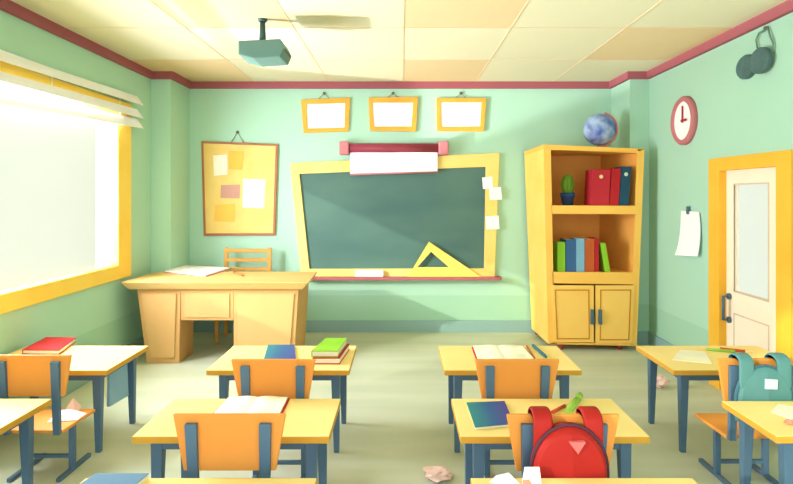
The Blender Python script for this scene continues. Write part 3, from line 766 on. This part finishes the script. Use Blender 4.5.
def open_book(xc, y0, y1, w0, w1, z, label):
    t = thing('open_book', label, 'book', (xc, (y0 + y1) / 2, z))
    MB().prism([(xc - w0 - .012, y0 - .008, z), (xc + w0 + .012, y0 - .008, z), (xc + w1 + .012, y1 + .004, z), (xc - w1 - .012, y1 + .004, z)], (0, 0, .006)).build('cover', 'red', t)
    for s in (-1, 1):
        n = 8; top = []; vs = []
        for k in range(n + 1):
            u = k / n; h = .006 + .013 * math.sin(min(1, u * 1.25 + .12) * PI * .8) * (1 - .5 * u)
            vs += [(xc + s * w0 * u, y0, z + .006), (xc + s * w1 * u, y1, z + .006), (xc + s * w0 * u, y0, z + .006 + h), (xc + s * w1 * u, y1, z + .006 + h)]
        fs = []
        for k in range(n):
            a = 4 * k
            fs += [(a, a+4, a+5, a+1), (a+2, a+3, a+7, a+6), (a, a+2, a+6, a+4), (a+1, a+5, a+7, a+3)]
        fs += [(0, 1, 3, 2), (4*n, 4*n+2, 4*n+3, 4*n+1)]
        MB().add(vs, fs, 0, False).build('pages', 'openpage', t)
    return t
open_book(-.83, 3.12, 3.46, .178, .17, zt, 'open book on the desk behind the large orange chair left of the aisle')
open_book(.74, 4.24, 4.64, .20, .19, zt, 'open book with red cover edges on the desk with the teal pen')
pencil('pencil', dpt(534.5, 359, zt), dpt(526, 346, zt), zt, .008, 'pencilbrown', 'brown pencil lying along the open book near the teal pen', 'pencil')
pencil('pen', dpt(546, 358.5, zt), dpt(531.5, 345.5, zt), zt, .012, 'penteal', 'thick teal pen lying right of the open book', 'pen', False)
pencil('pencil', dpt(549, 415.5, zt), dpt(568, 405.5, zt), zt, .009, 'pencilred', 'red pencil on the desk behind the red backpack', 'pencil')
gm = thing('marker', 'thick lime green marker on the desk behind the red backpack', 'marker', dpt(573, 407, zt) + (zt,))
p0, p1 = Vector(dpt(567.5, 415.5, zt) + (zt + .018,)), Vector(dpt(580, 398.5, zt) + (zt + .018,))
MB().tube([p0, p0.lerp(p1, .72)], .017, 14).build('barrel', 'pencilgreen', gm)
MB().tube([p0.lerp(p1, .72), p1], .018, 14).build('cap', 'pencilgreen', gm)
pencil('pencil', dpt(735, 353, zt), dpt(700, 350, zt), zt, .011, 'pencilgreen', 'green pencil on the desk beside the door', 'pencil')
pencil('pencil', dpt(720, 350, zt), dpt(752, 353.5, zt), zt, .011, 'pencilred', 'orange-red pencil on the desk beside the door', 'pencil')
def sheet(q, z, m, label):
    recenter(tag(MB().prism([p + (z,) for p in q], (0, 0, .003)).build('paper_sheet', m), label, 'paper'))
sheet([dpt(672, 360, zt), dpt(712, 364, zt), dpt(705, 352, zt), dpt(680, 350, zt)], zt, 'notecream', 'pale sheet of paper on the desk beside the door')
sheet([dpt(771, 412, zt), dpt(795, 421, zt), dpt(805, 409, zt), dpt(778, 404.5, zt)], zt, 'notecream', 'pale sheet of paper on the desk in front of the teal backpack')

def crumple(name, c, r, m, label, seed, flat_=.7, cat='paper', group=None):
    random.seed(seed)
    import bmesh
    bm = bmesh.new(); bmesh.ops.create_icosphere(bm, subdivisions=3, radius=1)
    for v in bm.verts:
        n1 = noise.noise(v.co * 1.6 + Vector((seed, 0, 0))); n2 = noise.cell(v.co * 2.6 + Vector((0, seed, 0)))
        v.co = v.co * (.78 + .42 * n1 + .10 * n2)
    zmin = min(v.co.z for v in bm.verts)
    me = bpy.data.meshes.new(name)
    for v in bm.verts: v.co = Vector((v.co.x * r[0], v.co.y * r[1], max(0, (v.co.z - zmin) * .5 * r[2] - .004)))
    bm.to_mesh(me); bm.free()
    me.materials.append(M[m]); o = bpy.data.objects.new(name, me); C.objects.link(o); o.location = c
    return tag(o, label, cat, group)
crumple('crumpled_paper', dpt(437, 478, 0) + (0,), (.12, .09, .07), 'pink', 'crumpled pinkish paper on the aisle floor at the bottom', 3)
crumple('crumpled_paper', dpt(660, 388, 0) + (0,), (.085, .08, .13), 'pink', 'small crumpled pale paper on the floor under the door-side desk', 8)
zs = .327
def tented(name, tris, m, label):
    o = MB()
    for t3 in tris:
        a, b, c = [Vector(p) for p in t3]; nn = (b - a).cross(c - a).normalized() * .002
        o.prism([a, b, c], nn)
    return recenter(tag(o.build(name, m), label, 'paper'))
cx0, cy0_ = -2.165, 3.80
tented('crumpled_paper', [((cx0 - .07, cy0_ - .02, zs), (cx0 + .10, cy0_ + .02, zs), (cx0 + .03, cy0_ + .07, zs + .05)), ((cx0 - .07, cy0_ - .02, zs), (cx0 + .03, cy0_ + .07, zs + .05), (cx0 - .06, cy0_ + .10, zs + .03)),
                          ((cx0 + .03, cy0_ + .07, zs + .05), (cx0 + .10, cy0_ + .02, zs), (cx0 + .11, cy0_ + .11, zs + .01))], 'white', 'creased white paper on the seat of the far left chair')
tented('crumpled_paper', [((cx0 - .06, cy0_ + .14, zs), (cx0 + .03, cy0_ + .13, zs), (cx0 - .01, cy0_ + .17, zs + .09)), ((cx0 + .03, cy0_ + .13, zs), (cx0 + .04, cy0_ + .18, zs + .03), (cx0 - .01, cy0_ + .17, zs + .09))], 'pink', 'creased pink paper on the seat of the far left chair')
# folded paper on the near right desk
yq = 2.44
fx = lambda px, yy=yq: X(px, yy)
tented('folded_paper', [((fx(490), yq + .02, zt), (fx(524), yq - .05, zt), (fx(511), yq + .05, zt + .026)), ((fx(490), yq + .02, zt), (fx(511), yq + .05, zt + .026), (fx(498), yq + .055, zt + .012)),
                        ((fx(520), yq - .02, zt), (fx(541), yq - .01, zt), (fx(541), yq + .03, zt + .06)), ((fx(520), yq - .02, zt), (fx(541), yq + .03, zt + .06), (fx(526), yq + .03, zt + .06))], 'white', 'folded white paper on the front desk below the red backpack')
tented('folded_paper', [((fx(520), yq - .055, zt), (fx(533), yq - .05, zt), (fx(527), yq - .035, zt + .04)), ((fx(520), yq - .055, zt), (fx(527), yq - .035, zt + .04), (fx(521), yq - .03, zt + .035))], 'salmon', 'salmon pink paper corner on the front desk below the red backpack')
crumple('paper_scrap', dpt(791, 424, zt) + (zt,), (.04, .03, .03), 'salmon', 'reddish paper scrap on the desk in front of the teal backpack', 5)

# blue bag hanging at the side of the far left desk
hb = thing('hanging_bag', 'flat blue cloth bag hanging on the side of the far left desk', 'bag', (-2.10, 4.44, .225))
xa = XA[1] - .075 - .02            # inner face of the desk's side rail
MB().hexa([(xa - .034, 4.29, .245), (xa - .008, 4.29, .245), (xa - .008, 4.59, .225), (xa - .034, 4.59, .225), (xa - .028, 4.29, .50), (xa - .010, 4.29, .50), (xa - .010, 4.57, .50), (xa - .028, 4.57, .50)]).build('pouch', 'bagblue', hb, .006)
MB().tube([(xa - .019, 4.36, .49), (xa - .012, 4.37, .532), (xa - .012, 4.49, .532), (xa - .019, 4.50, .49)], .006, 8).build('handle', 'bagblue', hb)

# ------------------------------------------------------------------ light
w = bpy.data.worlds.new('sky'); bpy.context.scene.world = w; w.use_nodes = True
bg = w.node_tree.nodes['Background']; bg.inputs['Color'].default_value = (.90, .965, .80, 1); bg.inputs['Strength'].default_value = 1.18
def sun(name, d, e, col, ang=.6):
    l = bpy.data.lights.new(name, 'SUN'); l.energy = e; l.color = col; l.angle = math.radians(ang)
    o = bpy.data.objects.new(name, l); C.objects.link(o)
    o.rotation_euler = Vector(d).to_track_quat('-Z', 'Y').to_euler(); o.location = (-8, 2, 4); return o
sun('sun', (1, .9, -.415), 3.0, (1, .95, .80), 1.0)
gl = bpy.data.lights.new('upward_fill', 'POINT'); gl.energy = 9500; gl.color = (1, .98, 1); gl.shadow_soft_size = .12  # added lamp outside: brightens the ceiling, throws the projector's shadow up there
go = bpy.data.objects.new('upward_fill', gl); C.objects.link(go); go.location = (-9, 3.3, -1.1)
sun('rear_fill_sun', (.06, 1, -.34), 2.0, (.96, .95, 1.14), 70)  # added soft second sun from behind the viewer, even frontal fill
def area(name, loc, d, sx, sy, e, col):
    l = bpy.data.lights.new(name, 'AREA'); l.shape = 'RECTANGLE'; l.size = sx; l.size_y = sy; l.energy = e; l.color = col
    o = bpy.data.objects.new(name, l); C.objects.link(o); o.location = loc
    o.rotation_euler = Vector(d).to_track_quat('-Z', 'Z').to_euler(); return o
area('window_daylight', (XL - .6, 4.8, 1.9), (1, 0, -.05), 3.2, 1.6, 640, (.96, .97, 1.16))
area('rear_fill', (0, YO - .3, 1.5), (0, 1, .1), 5.4, 2.6, 70, (.95, .95, 1.16))  # added fill lamp just outside the open end of the room

cam = bpy.data.cameras.new('camera'); co = bpy.data.objects.new('camera', cam); C.objects.link(co)
co.location = (0, 0, EYE); co.rotation_euler = (PI / 2, 0, 0)
cam.sensor_width = 36; cam.lens = F / 793 * 36
cam.shift_x = (396.5 - CX) / 793; cam.shift_y = (CY - 242) / 793
cam.clip_start = .05
sc = bpy.context.scene; sc.camera = co
sc.view_settings.view_transform = 'Standard'; sc.view_settings.look = 'None'; sc.view_settings.gamma = 1
sc.view_settings.use_curve_mapping = False
sc.view_settings.exposure = -0.38
